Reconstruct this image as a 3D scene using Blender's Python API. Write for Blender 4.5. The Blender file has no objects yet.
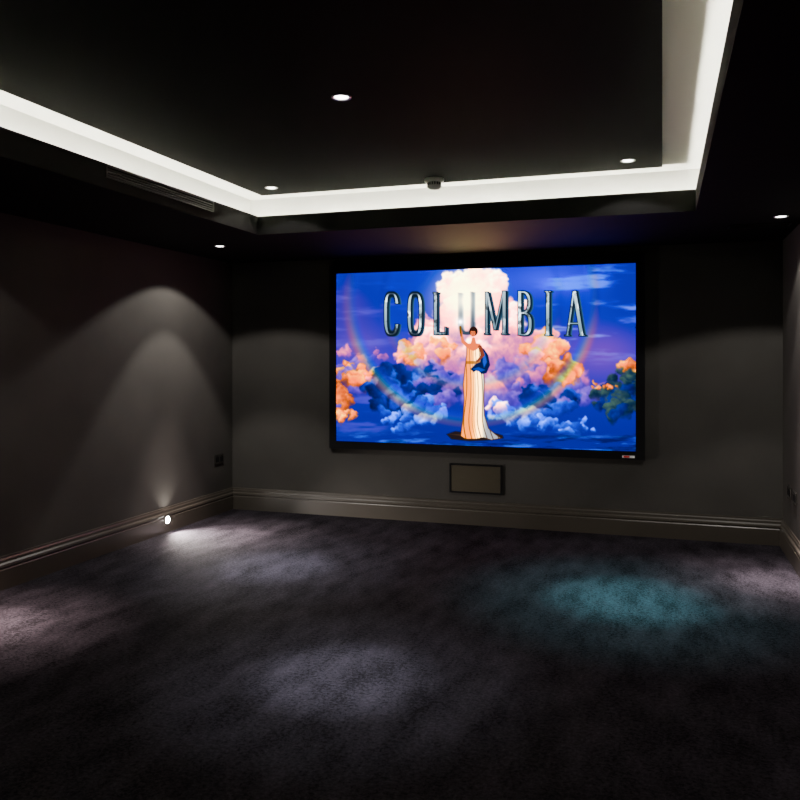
import bpy, bmesh, math, random
import numpy as np
from mathutils import Vector

scene = bpy.context.scene

# ------------------------------------------------------------------ dims
XL, XR = -3.80, 0.855
YB, YF = 6.52, -1.6
ZS = 2.28          # soffit
ZLIP = 2.41
ZLEDGE = 2.33
ZC = 2.56
OX0, OX1, OY0, OY1 = -2.74, 0.19, -0.35, 5.06      # tray opening
SET = 0.13
PX0, PX1, PY0, PY1 = -2.69, 0.0, -0.2, 5.02        # dark panel
CAM_H = 1.4
YAW = math.radians(18.3)
FPX = 793.0

# ------------------------------------------------------------------ helpers
def link(ob, parent=None):
    scene.collection.objects.link(ob)
    if parent: ob.parent = parent
    return ob

def empty(name, loc=(0,0,0)):
    e = bpy.data.objects.new(name, None); e.location = loc
    e.empty_display_size = .1
    return link(e)

def mesh_obj(name, verts, faces, mat, parent=None, smooth=False):
    me = bpy.data.meshes.new(name)
    me.from_pydata([tuple(v) for v in verts], [], faces)
    bm = bmesh.new(); bm.from_mesh(me)
    bmesh.ops.recalc_face_normals(bm, faces=bm.faces)
    bm.to_mesh(me); bm.free()
    if smooth:
        for p in me.polygons: p.use_smooth = True
    me.materials.append(mat)
    return link(bpy.data.objects.new(name, me), parent)

def boxes(name, lst, mat, parent=None, bevel=0):
    verts, faces = [], []
    for (a, b) in lst:
        n = len(verts)
        for z in (a[2], b[2]):
            verts += [(a[0],a[1],z),(b[0],a[1],z),(b[0],b[1],z),(a[0],b[1],z)]
        faces += [(n,n+1,n+2,n+3),(n+4,n+5,n+6,n+7),(n,n+1,n+5,n+4),(n+1,n+2,n+6,n+5),(n+2,n+3,n+7,n+6),(n+3,n,n+4,n+7)]
    ob = mesh_obj(name, verts, faces, mat, parent)
    if bevel:
        m = ob.modifiers.new("bev", 'BEVEL'); m.width = bevel; m.segments = 3
    return ob

def lathe(name, prof, mat, parent=None, seg=40, smooth=True):
    verts, faces = [], []
    for (r, z) in prof:
        for i in range(seg):
            a = 2*math.pi*i/seg
            verts.append((r*math.cos(a), r*math.sin(a), z))
    for j in range(len(prof)-1):
        for i in range(seg):
            k = (i+1) % seg
            faces.append((j*seg+i, j*seg+k, (j+1)*seg+k, (j+1)*seg+i))
    if prof[-1][0] > 1e-6: faces.append(tuple((len(prof)-1)*seg+i for i in range(seg)))
    if prof[0][0] > 1e-6: faces.append(tuple(i for i in range(seg)))
    ob = mesh_obj(name, verts, faces, mat, parent)
    if smooth:
        for p in ob.data.polygons: p.use_smooth = len(p.vertices) == 4
    return ob

def principled(name, col, rough=.6, metal=0, spec=.5):
    m = bpy.data.materials.new(name); m.use_nodes = True
    b = m.node_tree.nodes["Principled BSDF"]
    b.inputs["Base Color"].default_value = (*col, 1)
    b.inputs["Roughness"].default_value = rough
    b.inputs["Metallic"].default_value = metal
    b.inputs["Specular IOR Level"].default_value = spec
    return m, m.node_tree, b

def paint(name, c1, c2, rough=.7, spec=.3, scale=3, bump=.05, bscale=220):
    m, nt, b = principled(name, c1, rough, 0, spec)
    N, L = nt.nodes, nt.links
    tc = N.new("ShaderNodeTexCoord")
    n1 = N.new("ShaderNodeTexNoise"); n1.inputs["Scale"].default_value = scale; n1.inputs["Detail"].default_value = 4
    L.new(tc.outputs["Object"], n1.inputs["Vector"])
    r = N.new("ShaderNodeValToRGB")
    r.color_ramp.elements[0].color = (*c1, 1); r.color_ramp.elements[0].position = .3
    r.color_ramp.elements[1].color = (*c2, 1); r.color_ramp.elements[1].position = .7
    L.new(n1.outputs["Fac"], r.inputs["Fac"]); L.new(r.outputs["Color"], b.inputs["Base Color"])
    n2 = N.new("ShaderNodeTexNoise"); n2.inputs["Scale"].default_value = bscale; n2.inputs["Detail"].default_value = 2
    L.new(tc.outputs["Object"], n2.inputs["Vector"])
    bp = N.new("ShaderNodeBump"); bp.inputs["Strength"].default_value = bump; bp.inputs["Distance"].default_value = .002
    L.new(n2.outputs["Fac"], bp.inputs["Height"]); L.new(bp.outputs["Normal"], b.inputs["Normal"])
    return m

def emit(name, col, s):
    m = bpy.data.materials.new(name); m.use_nodes = True
    nt = m.node_tree; nt.nodes.clear()
    e = nt.nodes.new("ShaderNodeEmission"); e.inputs[0].default_value = (*col, 1); e.inputs[1].default_value = s
    o = nt.nodes.new("ShaderNodeOutputMaterial"); nt.links.new(e.outputs[0], o.inputs[0])
    return m

# ------------------------------------------------------------------ materials
M_wall = paint("charcoal_wall_paint", (.043,.0405,.0365), (.056,.0525,.047), .8, .10, 2.2, .25, 160)
M_soff = paint("black_soffit_paint", (.006,.0059,.0057), (.008,.0078,.0075), .75, .08)
M_panel = paint("black_panel_paint", (.0020,.0020,.0019), (.0025,.0025,.0024), .8, .03)
M_cove = paint("cream_cove_paint", (.80,.79,.72), (.83,.82,.75), .8, .2)
M_base = paint("baseboard_satin_paint", (.043,.037,.029), (.050,.043,.034), .34, .45)
M_black, _, _ = principled("black_velvet", (.004,.004,.005), .8, 0, .15)
M_metal, _, _ = principled("dark_metal", (.05,.048,.045), .35, .8)
M_vent, _, _ = principled("vent_metal", (.030,.030,.028), .4, .2)
M_white, _, _ = principled("white_plastic", (.75,.70,.66), .4)
M_ring, _, _ = principled("downlight_ring", (.6,.6,.6), .3, .6)
M_sock, _, _ = principled("black_nickel_plate", (.09,.085,.075), .3, .8)
M_led = emit("led_strip_emission", (1.0,.985,.84), 190)
M_lamp = emit("downlight_glow", (1.0,.96,.92), 16)
M_lamp2 = emit("baseboard_led_glow", (1.0,.95,.88), 420)

# carpet
M_carpet, nt, b = principled("plum_carpet", (.03,.025,.035), .95, 0, .04)
N, L = nt.nodes, nt.links
tc = N.new("ShaderNodeTexCoord")
big = N.new("ShaderNodeTexNoise"); big.inputs["Scale"].default_value = 3.4; big.inputs["Detail"].default_value = 7; big.inputs["Roughness"].default_value = .62
mp = N.new("ShaderNodeMapping"); mp.inputs["Scale"].default_value = (2.0,.8,1); mp.inputs["Rotation"].default_value = (0,0,.5)
L.new(tc.outputs["Object"], mp.inputs["Vector"]); L.new(mp.outputs["Vector"], big.inputs["Vector"])
fine = N.new("ShaderNodeTexNoise"); fine.inputs["Scale"].default_value = 60; fine.inputs["Detail"].default_value = 6; fine.inputs["Roughness"].default_value = .9
L.new(tc.outputs["Object"], fine.inputs["Vector"])
add = N.new("ShaderNodeMath"); add.operation = 'MULTIPLY_ADD'; add.inputs[1].default_value = .30
L.new(big.outputs["Fac"], add.inputs[0])
ml = N.new("ShaderNodeMath"); ml.operation = 'MULTIPLY'; ml.inputs[1].default_value = .70
L.new(fine.outputs["Fac"], ml.inputs[0]); L.new(ml.outputs[0], add.inputs[2])
r = N.new("ShaderNodeValToRGB")
r.color_ramp.elements[0].color = (.0022,.0018,.0024,1); r.color_ramp.elements[0].position = .42
r.color_ramp.elements[1].color = (.046,.040,.049,1); r.color_ramp.elements[1].position = .62
L.new(add.outputs[0], r.inputs["Fac"]); L.new(r.outputs["Color"], b.inputs["Base Color"])
bp = N.new("ShaderNodeBump"); bp.inputs["Strength"].default_value = 1.0; bp.inputs["Distance"].default_value = .015
L.new(fine.outputs["Fac"], bp.inputs["Height"]); L.new(bp.outputs["Normal"], b.inputs["Normal"])

# ------------------------------------------------------------------ room shell
T = .1
boxes("floor", [((XL-T,YF-T,-T),(XR+T,YB+T,0))], M_carpet)
boxes("wall_left", [((XL-T,YF,0),(XL,YB,ZC))], M_wall)
boxes("wall_right", [((XR,YF,0),(XR+T,YB,ZC))], M_wall)
boxes("wall_back", [((XL-T,YB,0),(XR+T,YB+T,ZC))], M_wall)
boxes("wall_front", [((XL-T,YF-T,0),(XR+T,YF,ZC))], M_wall)
boxes("ceiling", [((XL-T,YF-T,ZC),(XR+T,YB+T,ZC+T))], M_cove)
boxes("ceiling_panel", [((PX0,PY0,ZC-.012),(PX1,PY1,ZC))], M_panel)
CX0, CX1, CY0, CY1 = OX0-SET, OX1+SET, OY0-SET, OY1+SET
boxes("ceiling_soffit", [
    ((XL,YF,ZS),(OX0,YB,ZLEDGE-.004)), ((OX1,YF,ZS),(XR,YB,ZLEDGE-.004)),
    ((OX0,OY1,ZS),(OX1,YB,ZLEDGE-.004)), ((OX0,YF,ZS),(OX1,OY0,ZLEDGE-.004))], M_soff)
boxes("trim_cove_ledge", [
    ((CX0,CY0,ZLEDGE-.004),(OX0-.02,CY1,ZLEDGE)), ((OX1+.02,CY0,ZLEDGE-.004),(CX1,CY1,ZLEDGE)),
    ((OX0-.02,OY1+.02,ZLEDGE-.004),(OX1+.02,CY1,ZLEDGE)), ((OX0-.02,CY0,ZLEDGE-.004),(OX1+.02,OY0-.02,ZLEDGE))], M_cove)
boxes("trim_cove_wall", [
    ((XL,CY0,ZLEDGE-.004),(CX0,CY1,ZC)), ((CX1,CY0,ZLEDGE-.004),(XR,CY1,ZC)),
    ((XL,CY1,ZLEDGE-.004),(XR,YB,ZC)), ((XL,YF,ZLEDGE-.004),(XR,CY0,ZC))], M_cove)
boxes("trim_cove_lip", [
    ((OX0-.02,OY0-.02,ZLEDGE-.004),(OX0,OY1+.02,ZLIP)), ((OX1,OY0-.02,ZLEDGE-.004),(OX1+.02,OY1+.02,ZLIP)),
    ((OX0,OY1,ZLEDGE-.004),(OX1,OY1+.02,ZLIP)), ((OX0,OY0-.02,ZLEDGE-.004),(OX1,OY0,ZLIP))], M_soff)
o = .045
boxes("led_strip_light", [
    ((OX0-o-.012,OY0-o,ZLEDGE),(OX0-o,OY1+o,ZLEDGE+.006)), ((OX1+o,OY0-o,ZLEDGE),(OX1+o+.012,OY1+o,ZLEDGE+.006)),
    ((OX0-o,OY1+o,ZLEDGE),(OX1+o,OY1+o+.012,ZLEDGE+.006)), ((OX0-o,OY0-o-.012,ZLEDGE),(OX1+o,OY0-o,ZLEDGE+.006))], M_led)

# baseboards
prof = [(0,0),(.026,0),(.026,.118),(.022,.124),(.022,.130),(.026,.136),(.024,.150),(.014,.160),(.013,.176),(.008,.186),(.007,.196),(0,.198)]
def baseboard(name, p0, p1, nrm):
    p0, p1, nrm = Vector(p0), Vector(p1), Vector(nrm)
    v, f = [], []
    for p in (p0, p1):
        for (dd, z) in prof: v.append(p + nrm*dd + Vector((0,0,z)))
    n = len(prof)
    for i in range(n):
        k = (i+1) % n; f.append((i,k,n+k,n+i))
    f.append(tuple(range(n))); f.append(tuple(range(n,2*n)))
    return mesh_obj(name, v, f, M_base)
baseboard("baseboard_left", (XL,YF,0), (XL,YB,0), (1,0,0))
baseboard("baseboard_right", (XR,YF,0), (XR,YB,0), (-1,0,0))
baseboard("baseboard_back", (XL,YB,0), (XR,YB,0), (0,-1,0))
baseboard("baseboard_front", (XL,YF,0), (XR,YF,0), (0,1,0))

# ------------------------------------------------------------------ screen artwork
def agx_inverse(rgb):
    M = np.array([[0.842479062253094,0.0784335999999992,0.0792237451477643],
                  [0.0423282422610123,0.878468636469772,0.0791661274605434],
                  [0.0423756549057051,0.0784336,0.879142973793104]])
    x = np.linspace(0,1,4096)
    y = 15.5*x**6-40.14*x**5+31.96*x**4-6.868*x**3+.4298*x**2+.1191*x-.00232
    y = np.maximum.accumulate(y)
    a = rgb @ M.T
    t = np.interp(a, y, x)
    lin = 2.0**(t*(4.026069+12.47393)-12.47393)
    out = lin @ np.linalg.inv(M).T
    return np.clip(out, 0, 12)

SX0, SX1, SZ0, SZ1 = -2.745, -.198, .665, 2.147
GW, GH = 800, 462
gx = np.linspace(SX0, SX1, GW); gz = np.linspace(SZ1, SZ0, GH)
WX, WZ = np.meshgrid(gx, gz)
# artwork layout coordinates (the sheet coordinates the flat picture was measured in)
cs, sn = math.cos(YAW), math.sin(YAW)
dep = -WX*sn + YB*cs
AX = 400 + FPX*(WX*cs + YB*sn)/dep
AY = 358 - FPX*(WZ-CAM_H)/dep
def vnoise(x, y, seed):
    rg = np.random.default_rng(seed).random((256,256))
    xi = np.floor(x).astype(int); yi = np.floor(y).astype(int)
    fx = x-xi; fy = y-yi
    fx = fx*fx*(3-2*fx); fy = fy*fy*(3-2*fy)
    g = lambda a,b_: rg[a % 256, b_ % 256]
    return (g(xi,yi)*(1-fx)+g(xi+1,yi)*fx)*(1-fy)+(g(xi,yi+1)*(1-fx)+g(xi+1,yi+1)*fx)*fy
def fbm(x, y, seed, o=5):
    s = 0; a = .5; t = 0
    for i in range(o):
        s = s+a*vnoise(x*2**i, y*2**i, seed+i); t += a; a *= .55
    return s/t
def sm(a, b_, x):
    t = np.clip((x-a)/(b_-a), 0, 1); return t*t*(3-2*t)
C = lambda *c: np.array(c)/255.
img = np.zeros((GH,GW,3))
def over(col, a):
    global img
    a = np.clip(a,0,1)[...,None]
    img = img*(1-a)+col*a
def blur(a, n):
    for _ in range(n):
        p = np.pad(a,((1,1),(1,1),(0,0)),mode='edge')
        a = (p[:-2,1:-1]+2*p[1:-1,1:-1]+p[2:,1:-1])/4
        p = np.pad(a,((0,0),(1,1),(0,0)),mode='edge')
        a = (p[:,:-2]+2*p[:,1:-1]+p[:,2:])/4
    return a
# sky
ty = np.clip((AY-262)/195, 0, 1)[...,None]
top, mid, low = C(16,46,180), C(100,84,194), C(28,50,160)
img = np.where(ty<.5, top*(1-ty*2)+mid*ty*2, mid*(2-ty*2)+low*(ty*2-1))
over(C(112,86,180), .85*np.exp(-((AX-350)**2/800+(AY-308)**2/1500)))
over(C(14,38,195), .75*np.exp(-((AX-395)**2/1700+(AY-270)**2/300)))
over(C(16,98,230), .85*np.exp(-((AX-550)**2/2800+(AY-280)**2/450)))
over(C(16,38,178), .8*np.exp(-((AX-630)**2/500+(AY-290)**2/1500)))
over(C(152,106,192), .85*np.exp(-((AX-602)**2/1800+(AY-352)**2/800)))
over(C(150,110,190), .6*np.exp(-((AX-360)**2/900+(AY-345)**2/400)))
w = fbm(AX/46, AY/7, 11)
over(C(185,200,242), .75*sm(.5,.75,w)*sm(525,560,AX)*(1-sm(335,372,AY)))
over(C(150,134,212), .6*sm(.42,.75,w)*(1-sm(375,430,AX)))
NXd = (fbm(AX/9,AY/9,31)-.5)*12; NYd = (fbm(AX/9,AY/9,41)-.5)*12
NF = fbm(AX/4.0,AY/4.0,51,4)-.5
NL = fbm(AX/16,AY/16,55,3)-.5
def puff(cx, cy, r, hi, md, lo, l=(-.35,-.8), a=1.):
    px = (AX[0,:]); ix0 = np.searchsorted(px, cx-r-6); ix1 = np.searchsorted(px, cx+r+6)
    ys = AY[:, min(GW-1,max(0,(ix0+ix1)//2))]; iy0 = max(0,np.searchsorted(ys, cy-r-8)); iy1 = np.searchsorted(ys, cy+r+8)
    if ix1<=ix0 or iy1<=iy0: return
    s = (slice(iy0,iy1), slice(ix0,ix1))
    x = (AX[s]+NXd[s]-cx)/r; y = (AY[s]+NYd[s]-cy)/r
    d = np.sqrt(x*x+y*y)
    sh = .52+.42*(x*l[0]+y*l[1])/.87 + NF[s]*.5 + NL[s]*.6
    sh = np.clip(sh,0,1)[...,None]
    col = np.where(sh<.5, lo*(1-sh*2)+md*sh*2, md*(2-sh*2)+hi*(sh*2-1))
    al = (a*(1-sm(.7,1.0,d))*(1-.8*sm(-.1,.95,y)))[...,None]
    img[s] = img[s]*(1-al)+col*al
def cumulus(cx, cy, w_, h_, n, r0, r1, pal, seed, l=(-.35,-.8)):
    rg = random.Random(seed); P = []
    for i in range(n):
        a = rg.uniform(0,2*math.pi); q = math.sqrt(rg.random())
        x = cx+math.cos(a)*q*w_; y = cy+math.sin(a)*q*h_
        P.append((y + rg.uniform(-.2,.2)*h_, x, y, (r0+(r1-r0)*rg.random())*(1.2-.6*q)))
    for _,x,y,rad in sorted(P):
        hi,md,lo = pal[rg.randrange(len(pal))]
        puff(x,y,rad,hi,md,lo,l)
white = (C(255,255,252),C(252,232,230),C(218,178,212))
pink  = (C(255,232,222),C(240,182,200),C(168,116,188))
rose  = (C(238,182,198),C(196,136,192),C(118,86,175))
gold  = (C(255,240,140),C(250,180,66),C(176,92,90))
gold2 = (C(255,210,90),C(214,134,66),C(100,58,98))
lav   = (C(190,162,220),C(130,104,196),C(72,60,158))
blue  = (C(145,175,235),C(62,92,195),C(24,40,130))
deep  = (C(58,82,172),C(26,44,132),C(10,18,74))
pale  = (C(220,232,252),C(136,166,232),C(54,80,185))
teal  = (C(100,130,120),C(34,62,92),C(10,20,52))
# background banks
cumulus(500,392,110,18,50,12,22,[lav,lav,rose],3)
cumulus(360,356,26,8,14,5,9,[lav,rose],33)
# central tower
cumulus(480,352,66,34,70,13,24,[rose,lav,pink,rose],5)
cumulus(472,322,44,36,60,12,22,[pink,white,pink],6)
cumulus(472,290,34,20,46,9,18,[white],8)
cumulus(505,318,22,26,24,9,16,[white,pink],88)
cumulus(430,338,16,22,26,8,13,[pink,white,rose],9)
cumulus(412,354,16,10,22,6,10,[gold,pink,gold],10)
cumulus(440,352,14,12,16,6,10,[pink,rose,gold],90)
cumulus(545,346,20,14,28,7,12,[gold,pink,gold],12,l=(.5,-.7))
cumulus(562,372,18,14,30,6,11,[gold,gold2,gold],13,l=(.6,-.6))
cumulus(520,372,24,16,30,8,14,[rose,lav,lav],14)
# left gold cloud
cumulus(352,380,18,18,36,6,11,[gold,gold2,gold,lav],15,l=(.2,-.9))
cumulus(342,402,14,10,16,6,10,[gold2,lav],16)
cumulus(376,374,10,5,12,4,6,[gold,pink],17)
cumulus(350,416,16,4,14,3,6,[gold,gold2],47)
# deep blue masses
cumulus(398,392,30,26,50,9,15,[deep,deep,blue],18,l=(.6,-.6))
cumulus(438,386,22,20,28,8,13,[lav,deep,lav],21)
cumulus(548,400,34,14,34,8,13,[deep,lav,blue],19)
# right dark cloud
cumulus(618,398,24,20,44,7,12,[teal,teal,deep,deep],20,l=(-.6,-.6))
cumulus(630,372,9,12,12,5,8,[gold2,gold,teal],22)
cumulus(606,386,14,4,8,3,5,[gold2,gold],44,l=(-.6,-.6))
# low white-blue
cumulus(425,412,20,12,32,5,10,[pale,pale,blue],23)
cumulus(402,422,18,8,18,5,8,[pale,blue],24)
cumulus(530,418,30,9,36,5,10,[pale,blue,pale],25)
cumulus(500,410,12,9,14,5,8,[pale,white],26)
cumulus(575,427,22,6,18,4,8,[blue,pale],27)
img = blur(img, 2)
# rainbow halo
rr = np.sqrt((AX-472)**2+(AY-300)**2)
for R0, al in ((120,.30),(84,.12)):
    q_ = rr-R0
    fade = .3+.7*sm(300,380,AY)
    for k,cc in enumerate((C(120,80,210),C(60,130,235),C(90,210,190),C(240,220,120),C(245,150,110))):
        over(cc, al*fade*(1-.5*sm(400,425,AY))*np.exp(-((q_-(k-2)*3)/2.8)**2))
# cloud sea
sea = sm(428,440,AY+NYd*.6)
g2 = fbm(AX/26,AY/4.5,61)
over(C(28,60,168), sea*.95)
over(C(135,165,230), sea*sm(.5,.72,g2)*.75)
over(C(12,22,108), sea*sm(.5,.8,fbm(AX/22,AY/4,71))*.75)
# torch glow
gd = np.sqrt((AX-466)**2+((AY-298)*1.0)**2)
over(C(255,250,240), .9*np.exp(-(gd/38)**2))

# letters ------------------------------------------------------------
def seg(x0,y0,x1,y1,w_):
    dx,dy = x1-x0,y1-y0; Ln = math.hypot(dx,dy); ux,uy = dx/Ln,dy/Ln
    def f(X,Y):
        mx,my = X-(x0+x1)/2, Y-(y0+y1)/2
        a = np.abs(mx*ux+my*uy)-Ln/2; b_ = np.abs(-mx*uy+my*ux)-w_/2
        return np.maximum(a,b_)
    return f
def ring(cx,cy,rx,ry,wx,wy,cut=None,p=3.2):
    def f(X,Y):
        o_ = (np.abs((X-cx)/rx)**p+np.abs((Y-cy)/ry)**p)**(1/p)-1
        i_ = (np.abs((X-cx)/(rx-wx))**p+np.abs((Y-cy)/(ry-wy))**p)**(1/p)-1
        d = np.maximum(o_*rx, -i_*(rx-wx))
        if cut is not None: d = np.maximum(d, cut(X,Y))
        return d
    return f
def uni(*fs):
    def f(X,Y):
        d = fs[0](X,Y)
        for g in fs[1:]: d = np.minimum(d, g(X,Y))
        return d
    return f
letters = [
 (uni(ring(392,314,7.4,21.5,3.4,3.2,cut=lambda X,Y: np.minimum(X-394, 10-np.abs(Y-314)))),1),
 (ring(415.5,314,7.4,21.5,3.4,3.2),1),
 (uni(seg(436,293,436,335,3.6),seg(434.4,333.6,446.5,333.6,2.8),seg(446,327,446,335,1.8),seg(433.5,293,438.5,293,1.4)),.95),
 (uni(seg(460,293,460,325,3.4),seg(472,292,472,325,2.6),ring(466.2,322,7.6,12.5,3.2,3.0,cut=lambda X,Y: 322-Y)),.12),
 (uni(seg(487,292,487,335,2.8),seg(504.5,291,504.5,335,3.8),seg(487.5,293,495.5,330,3.0),seg(503.5,293,495.5,330,2.0),seg(484.5,334,489.5,334,1.4),seg(501.5,334,508,334,1.4)),.9),
 (uni(seg(520,291,520,335.5,3.6),ring(522.5,302.5,8.4,11.5,3.4,2.6,cut=lambda X,Y: 519-X,p=2.6),ring(523.5,324,8.8,12,3.6,2.6,cut=lambda X,Y: 519-X,p=2.6)),1),
 (uni(seg(548,291,548,336,3.8),seg(544.8,291.6,551.2,291.6,1.4),seg(544.8,335,551.2,335,1.4)),1),
 (uni(seg(574,292,567.5,336,2.4),seg(574.5,291,582,336,4.0),seg(569,323.5,579.5,323.5,2.0),seg(564.5,335.5,570,335.5,1.4),seg(579,335.5,585.5,335.5,1.4)),1),
]
for f, al in letters:
    for k in range(12,0,-1):      # extrusion towards the lower left
        d = f(AX-k*.24, AY-k*.05)
        cc = C(14,30,54)+(C(95,135,160)-C(14,30,54))*(k/12.)**1.3
        over(cc, al*(1-sm(-.25,.35,d)))
    d = f(AX,AY)
    over(C(24,42,62), al*.8*(1-sm(.1,.7,d)))
    tt = np.clip((AY-290)/46,0,1)[...,None]
    face = C(222,230,232)*(1-tt)+C(150,172,182)*tt
    face = face + (C(255,255,255)-face)*(sm(.5,.7,fbm(AX/5,AY/9,81))[...,None])*.8
    face = face*(1-.4*sm(.58,.75,fbm(AX/6,AY/7,85))[...,None])
    over(face, al*(1-sm(-.8,-.1,d)))
gd = np.sqrt((AX-464)**2+((AY-301)*.8)**2)
over(C(255,253,244), .95*np.exp(-(gd/14)**2))
over(C(255,255,255), 1.0*np.exp(-(np.hypot(AX-461,AY-322)/5)**2))

# figure -------------------------------------------------------------
def poly(P):
    P = np.array(P,float); n = len(P)
    ins = np.zeros_like(AX,bool); dm = np.full_like(AX,1e9)
    for i in range(n):
        x0,y0 = P[i]; x1,y1 = P[(i+1)%n]
        c_ = ((y0>AY)!=(y1>AY)) & (AX < (x1-x0)*(AY-y0)/((y1-y0) if y1!=y0 else 1e-9)+x0)
        ins ^= c_
        t = np.clip(((AX-x0)*(x1-x0)+(AY-y0)*(y1-y0))/((x1-x0)**2+(y1-y0)**2+1e-9),0,1)
        dm = np.minimum(dm, np.hypot(AX-x0-t*(x1-x0), AY-y0-t*(y1-y0)))
    return np.where(ins,-dm,dm)
def fill(P,col,e=.5,a=1): over(col, a*(1-sm(-e,e,poly(P))))
def limb(pts,rs,col):
    for (p,q,r0_,r1_) in zip(pts[:-1],pts[1:],rs[:-1],rs[1:]):
        dx,dy=q[0]-p[0],q[1]-p[1]
        t=np.clip(((AX-p[0])*dx+(AY-p[1])*dy)/(dx*dx+dy*dy),0,1)
        d=np.hypot(AX-p[0]-t*dx,AY-p[1]-t*dy)-(r0_+(r1_-r0_)*t)
        over(col,1-sm(-.4,.4,d))
skin = C(226,160,120); skd = C(160,95,75)
fill([(447,434),(456,431),(470,433),(492,432),(503,435),(504,438),(492,440),(470,441),(452,439)],C(48,36,40),.8)
fill([(450,434),(470,434),(495,434),(500,436),(470,437)],C(120,85,60),.6,.6)
gown=[(467,345),(474,348),(480,345),(481.5,354),(484,366),(485,382),(484.5,400),(485,415),(489,428),(496,434),(502,438),(492,440),(484,437.5),(476,439),(466,439),(461,436),(463,420),(464.5,400),(463.5,384),(465.5,366),(467,354)]
fill(gown,C(120,80,50),.8)
gs = poly(gown)
gcx = 462+ (AY-345)*.02
gt = np.clip((AX-gcx)/24,0,1)[...,None]
gc = C(250,200,60)*(1-sm(.25,.6,gt))+C(252,246,228)*sm(.25,.6,gt)
fw = (AX-473)*(1.5-(AY-345)/160) + np.sin(AY/13)*1.3 - sm(410,440,AY)*(AY-410)*.12
fold = np.sin(fw*1.25)*.6+.5*np.sin(fw*2.3+1.7)
gc = gc*(1-.45*sm(.1,1.0,fold)[...,None]*np.array([.7,.9,1.0]))
gc = gc*(1-.25*sm(.75,1.0,gt)*np.array([1,.9,.6]))
over(gc,(1-sm(-1.0,-.2,gs)))
fill([(466.5,361),(483,361),(483.5,364),(466.5,364)],C(180,130,60),.5,.7)
fill([(479.5,346),(484.5,349),(488.5,355),(490.5,365),(487,373),(482,374),(478,370),(474,372),(471,369),(476,364),(481,362),(481,354)],C(20,40,105),.6)
fill([(482,349),(485.5,353),(487.5,362),(484.5,368),(483,362),(483.5,356)],C(80,120,200),.6)
fill([(473,369),(479,367),(486,370),(481,372)],C(70,105,185),.5)
limb([(474,345),(474,339)],[3.2,1.6],skin)
fill([(467,344),(474,343),(481,344),(478,349),(474,351),(469,349)],skin,.5)
limb([(468.5,346),(463.5,341.5),(461.5,333)],[2.0,1.6,1.1],skin)
limb([(461.5,333),(461.2,330.5)],[1.4,1.1],skin)
limb([(461.5,336),(460.8,327)],[.7,1.1],C(150,110,50))
limb([(480.5,347),(483.5,355),(478,361)],[1.9,1.6,1.1],skd)
over(C(62,32,28),1-sm(-.5,.5,np.hypot((AX-474)/4.3,(AY-331.4)/4.7)*4.5-4.5))
over(skin,1-sm(-.4,.4,np.hypot((AX-473.4)/2.5,(AY-333.2)/3.4)*3-3))
over(C(62,32,28),1-sm(-.4,.4,np.hypot((AX-474)/3.4,(AY-329.8)/1.5)*2-2))
for ex in (472.3,474.6): over(C(50,25,20),.9*np.exp(-(((AX-ex)/.5)**2+((AY-332.9)/.35)**2)))
over(C(150,50,45),.9*np.exp(-(((AX-473.4)/.8)**2+((AY-335.3)/.35)**2)))
over(skd,.6*np.exp(-(((AX-473.7)/.3)**2+((AY-334)/.8)**2)))

lum = img.mean(-1,keepdims=True)
img = np.clip(lum+(img-lum)*1.18,0,1)**1.06
lin = agx_inverse(img)
# mesh sheet with colour attribute
YP = YB-.018
verts = np.stack([WX,np.full_like(WX,YP),WZ],-1).reshape(-1,3)
idx = np.arange(GW*GH).reshape(GH,GW)
quads = np.stack([idx[:-1,:-1],idx[1:,:-1],idx[1:,1:],idx[:-1,1:]],-1).reshape(-1,4)
me = bpy.data.meshes.new("picture_surface")
me.vertices.add(len(verts)); me.vertices.foreach_set("co", verts.ravel())
me.loops.add(quads.size); me.loops.foreach_set("vertex_index", quads.ravel().astype(np.int32))
me.polygons.add(len(quads)); me.polygons.foreach_set("loop_start", np.arange(0,quads.size,4,dtype=np.int32))
me.update(calc_edges=True); me.validate()
ca = me.color_attributes.new("picture", 'FLOAT_COLOR', 'POINT')
ca.data.foreach_set("color", np.concatenate([lin.reshape(-1,3),np.ones((GW*GH,1))],1).ravel().astype(np.float32))
M_pic = bpy.data.materials.new("projected_picture"); M_pic.use_nodes = True
nt = M_pic.node_tree; nt.nodes.clear()
at = nt.nodes.new("ShaderNodeAttribute"); at.attribute_name = "picture"
e = nt.nodes.new("ShaderNodeEmission"); e.inputs[1].default_value = 1.0
o_ = nt.nodes.new("ShaderNodeOutputMaterial")
nt.links.new(at.outputs["Color"], e.inputs[0]); nt.links.new(e.outputs[0], o_.inputs[0])
me.materials.append(M_pic)
scr = empty("projection_screen")
link(bpy.data.objects.new("picture_surface", me), scr)
FX0, FX1, FZ0, FZ1 = -2.808, -.128, .600, 2.214
fy0, fy1 = YB-.030, YB
boxes("screen_frame", [((FX0,fy0,FZ0),(SX0,fy1,FZ1)),((SX1,fy0,FZ0),(FX1,fy1,FZ1)),
    ((SX0,fy0,SZ1),(SX1,fy1,FZ1)),((SX0,fy0,FZ0),(SX1,fy1,SZ0))], M_black, scr)
boxes("screen_backing", [((SX0,YP+.004,SZ0),(SX1,YB,SZ1))], M_black, scr)
M_tagr, _, _ = principled("tag_red", (.6,.02,.02), .4)
M_tagw, _, _ = principled("tag_white", (.9,.9,.9), .4)
boxes("maker_tag", [((-.30,fy0-.003,.614),(-.205,fy0,.632))], M_tagw, scr)
boxes("maker_tag_mark", [((-.290,fy0-.005,.616),(-.245,fy0-.001,.630))], M_tagr, scr)

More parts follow.
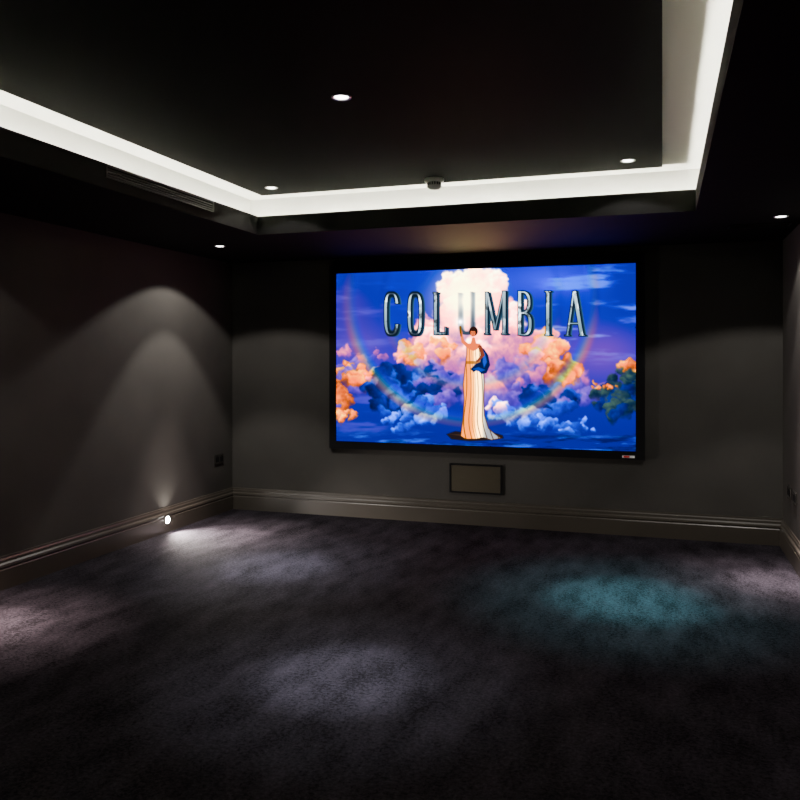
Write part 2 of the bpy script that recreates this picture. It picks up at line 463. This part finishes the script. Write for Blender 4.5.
# ------------------------------------------------------------------ speaker
sp = empty("in_wall_speaker")
sx0,sx1,sz0,sz1 = -1.712,-1.262,.262,.508
boxes("frame", [((sx0,YB-.012,sz0),(sx0+.014,YB,sz1)),((sx1-.014,YB-.012,sz0),(sx1,YB,sz1)),
   ((sx0+.014,YB-.012,sz1-.014),(sx1-.014,YB,sz1)),((sx0+.014,YB-.012,sz0),(sx1-.014,YB,sz0+.014))], M_black, sp)
M_gr, nt, b = principled("perforated_grille", (.05,.047,.042), .4, .45)
N, L = nt.nodes, nt.links
tc = N.new("ShaderNodeTexCoord"); vo = N.new("ShaderNodeTexVoronoi"); vo.inputs["Scale"].default_value = 170; vo.inputs["Randomness"].default_value = 0
L.new(tc.outputs["Object"], vo.inputs["Vector"])
r = N.new("ShaderNodeValToRGB"); r.color_ramp.elements[0].color=(.015,.013,.009,1); r.color_ramp.elements[1].color=(.105,.09,.06,1)
r.color_ramp.elements[0].position=.22; r.color_ramp.elements[1].position=.36
L.new(vo.outputs["Distance"], r.inputs["Fac"]); L.new(r.outputs["Color"], b.inputs["Base Color"])
boxes("grille", [((sx0+.014,YB-.009,sz0+.014),(sx1-.014,YB,sz1-.014))], M_gr, sp)

# ------------------------------------------------------------------ sockets
def socket(x, y, z, sgn):
    e = empty("wall_socket", (x,y,z))
    def bx(n, y0,y1,z0,z1,d0,d1,m,bv=0):
        xs = sorted((sgn*d0, sgn*d1))
        return boxes(n, [((xs[0],y0,z0),(xs[1],y1,z1))], m, e, bv)
    bx("plate", -.073,.073,-.043,.043, 0,.008, M_sock, .002)
    for i,yy in enumerate((-.036,.036)):
        bx(f"insert_{i+1}", yy-.026,yy+.026,-.026,.018,.008,.0095, M_black)
        bx(f"rocker_{i+1}", yy-.010,yy+.010,.022,.036,.008,.012, M_metal)
        bx(f"pin_{i+1}", yy-.003,yy+.003,.003,.013,.0095,.0105, M_metal)
    return e
socket(XL,6.28,.49,1)
socket(XR,6.17,.455,-1)
socket(XR,5.93,.455,-1)

# ------------------------------------------------------------------ vents
v = empty("slot_vent")
boxes("frame", [((OX0,3.42,ZLIP-.072),(OX0+.008,4.46,ZLIP-.064)),((OX0,3.42,ZLIP-.014),(OX0+.008,4.46,ZLIP-.006)),
                ((OX0,3.42,ZLIP-.064),(OX0+.008,3.43,ZLIP-.014)),((OX0,4.45,ZLIP-.064),(OX0+.008,4.46,ZLIP-.014))], M_vent, v)
boxes("slats", [((OX0,3.43,ZLIP-.058+k*.014),(OX0+.006,4.45,ZLIP-.052+k*.014)) for k in range(3)], M_vent, v)
v = empty("ceiling_vent")
boxes("frame", [((.42,5.66,ZS-.006),(.80,5.67,ZS)),((.42,5.80,ZS-.006),(.80,5.81,ZS)),((.42,5.67,ZS-.006),(.43,5.80,ZS)),((.79,5.67,ZS-.006),(.80,5.80,ZS))], M_metal, v)
boxes("slats", [((.43,5.68+k*.024,ZS-.005),(.79,5.688+k*.024,ZS)) for k in range(5)], M_metal, v)

# ------------------------------------------------------------------ smoke detector
sd = empty("smoke_detector", (-1.39,4.90,ZC-.012))
lathe("base", [(.062,0),(.062,-.014),(.058,-.020),(.040,-.021)], M_white, sd)
lathe("sensor_chamber", [(.042,-.020),(.040,-.040),(.046,-.042),(.046,-.052),(.036,-.062),(.0001,-.064)], M_white, sd)
boxes("chamber_slots", [((math.cos(a)*.042-.003,math.sin(a)*.042-.003,-.040),(math.cos(a)*.042+.003,math.sin(a)*.042+.003,-.024)) for a in [k*math.pi/8 for k in range(16)]], M_black, sd)

# ------------------------------------------------------------------ downlights
def spot(name, parent, z, energy, half, blend, col, r=.02):
    l = bpy.data.lights.new(name,'SPOT'); l.energy = energy; l.spot_size = math.radians(2*half); l.spot_blend = blend
    l.color = col; l.shadow_soft_size = r
    ob = bpy.data.objects.new(name,l); ob.location=(0,0,z); link(ob,parent); return ob
def downlight(x,y,z,core,col,inner=0,outer=0,colw=(1,.95,.89),half=11):
    e = empty("ceiling_downlight",(x,y,z))
    lathe("trim_ring", [(.044,0),(.044,-.003),(.041,-.005),(.035,-.004),(.032,-.001),(.032,0)], M_ring, e)
    lathe("lens", [(.031,-.0005),(.028,-.0025),(.0001,-.003)], M_lamp, e)
    if core:
        spot("beam_core", e, -.03, core*.75, half, 1.0, col)
        spot("beam_halo", e, -.03, core*.22, half*2.0, 1.0, col)
    if inner: spot("beam_inner", e, -.03, inner, 40, .28, colw)
    if outer: spot("beam_outer", e, -.03, outer, 62, .16, colw)
zp = ZC-.012
downlight(-1.34,3.23,zp, 1250,(.86,.90,1.0), 4,3)
downlight(-2.50,4.80,zp, 1500,(.84,.88,1.0), 8,9,half=12)
downlight(-.19,4.79,zp, 2000,(.24,.88,.90), 8,12,half=13)
downlight(-3.30,5.47,ZS, 3000,(1,.84,.80), 96,52)
downlight(.70,5.42,ZS, 2200,(1,.86,.86), 58,52)
downlight(-3.36,3.20,ZS, 3900,(1,.78,.72), 12,14)
downlight(.70,2.9,ZS, 60,(1,.88,.86), 8,6)
downlight(-2.50,1.6,zp, 0,(1,.9,.9),0,1)
downlight(-.19,1.6,zp, 0,(1,.9,.9),0,1)

# baseboard LED
bl = empty("baseboard_light",(XL+.026,5.46,.10))
rg = lathe("bezel", [(.034,0),(.034,.004),(.030,.006),(.026,.004),(.026,0)], M_ring, bl); rg.rotation_euler=(0,math.radians(90),0)
ln = lathe("lens", [(.026,.001),(.022,.008),(.012,.014),(.0001,.016)], M_lamp2, bl); ln.rotation_euler=(0,math.radians(90),0)
s_ = spot("up_beam", bl, 0, 9, 48, 1.0, (1,.93,.85)); s_.location=(.06,0,.02); s_.rotation_euler=(math.radians(180),math.radians(-8),0)
s_ = spot("floor_beam", bl, 0, 240, 66, 1.0, (1,.90,.84)); s_.location=(.05,0,.0); s_.rotation_euler=(0,math.radians(-66),0)

# world
w = bpy.data.worlds.new("World"); scene.world = w; w.use_nodes = True
w.node_tree.nodes["Background"].inputs[0].default_value = (.01,.01,.012,1)
w.node_tree.nodes["Background"].inputs[1].default_value = .2

# camera
cd = bpy.data.cameras.new("camera"); cd.sensor_width = 36; cd.lens = FPX/800*36; cd.shift_y = -42/800
cam = bpy.data.objects.new("camera", cd); link(cam)
cam.location = (0,0,CAM_H); cam.rotation_euler = (math.radians(90),0,YAW)
cd.clip_start = .05
scene.camera = cam
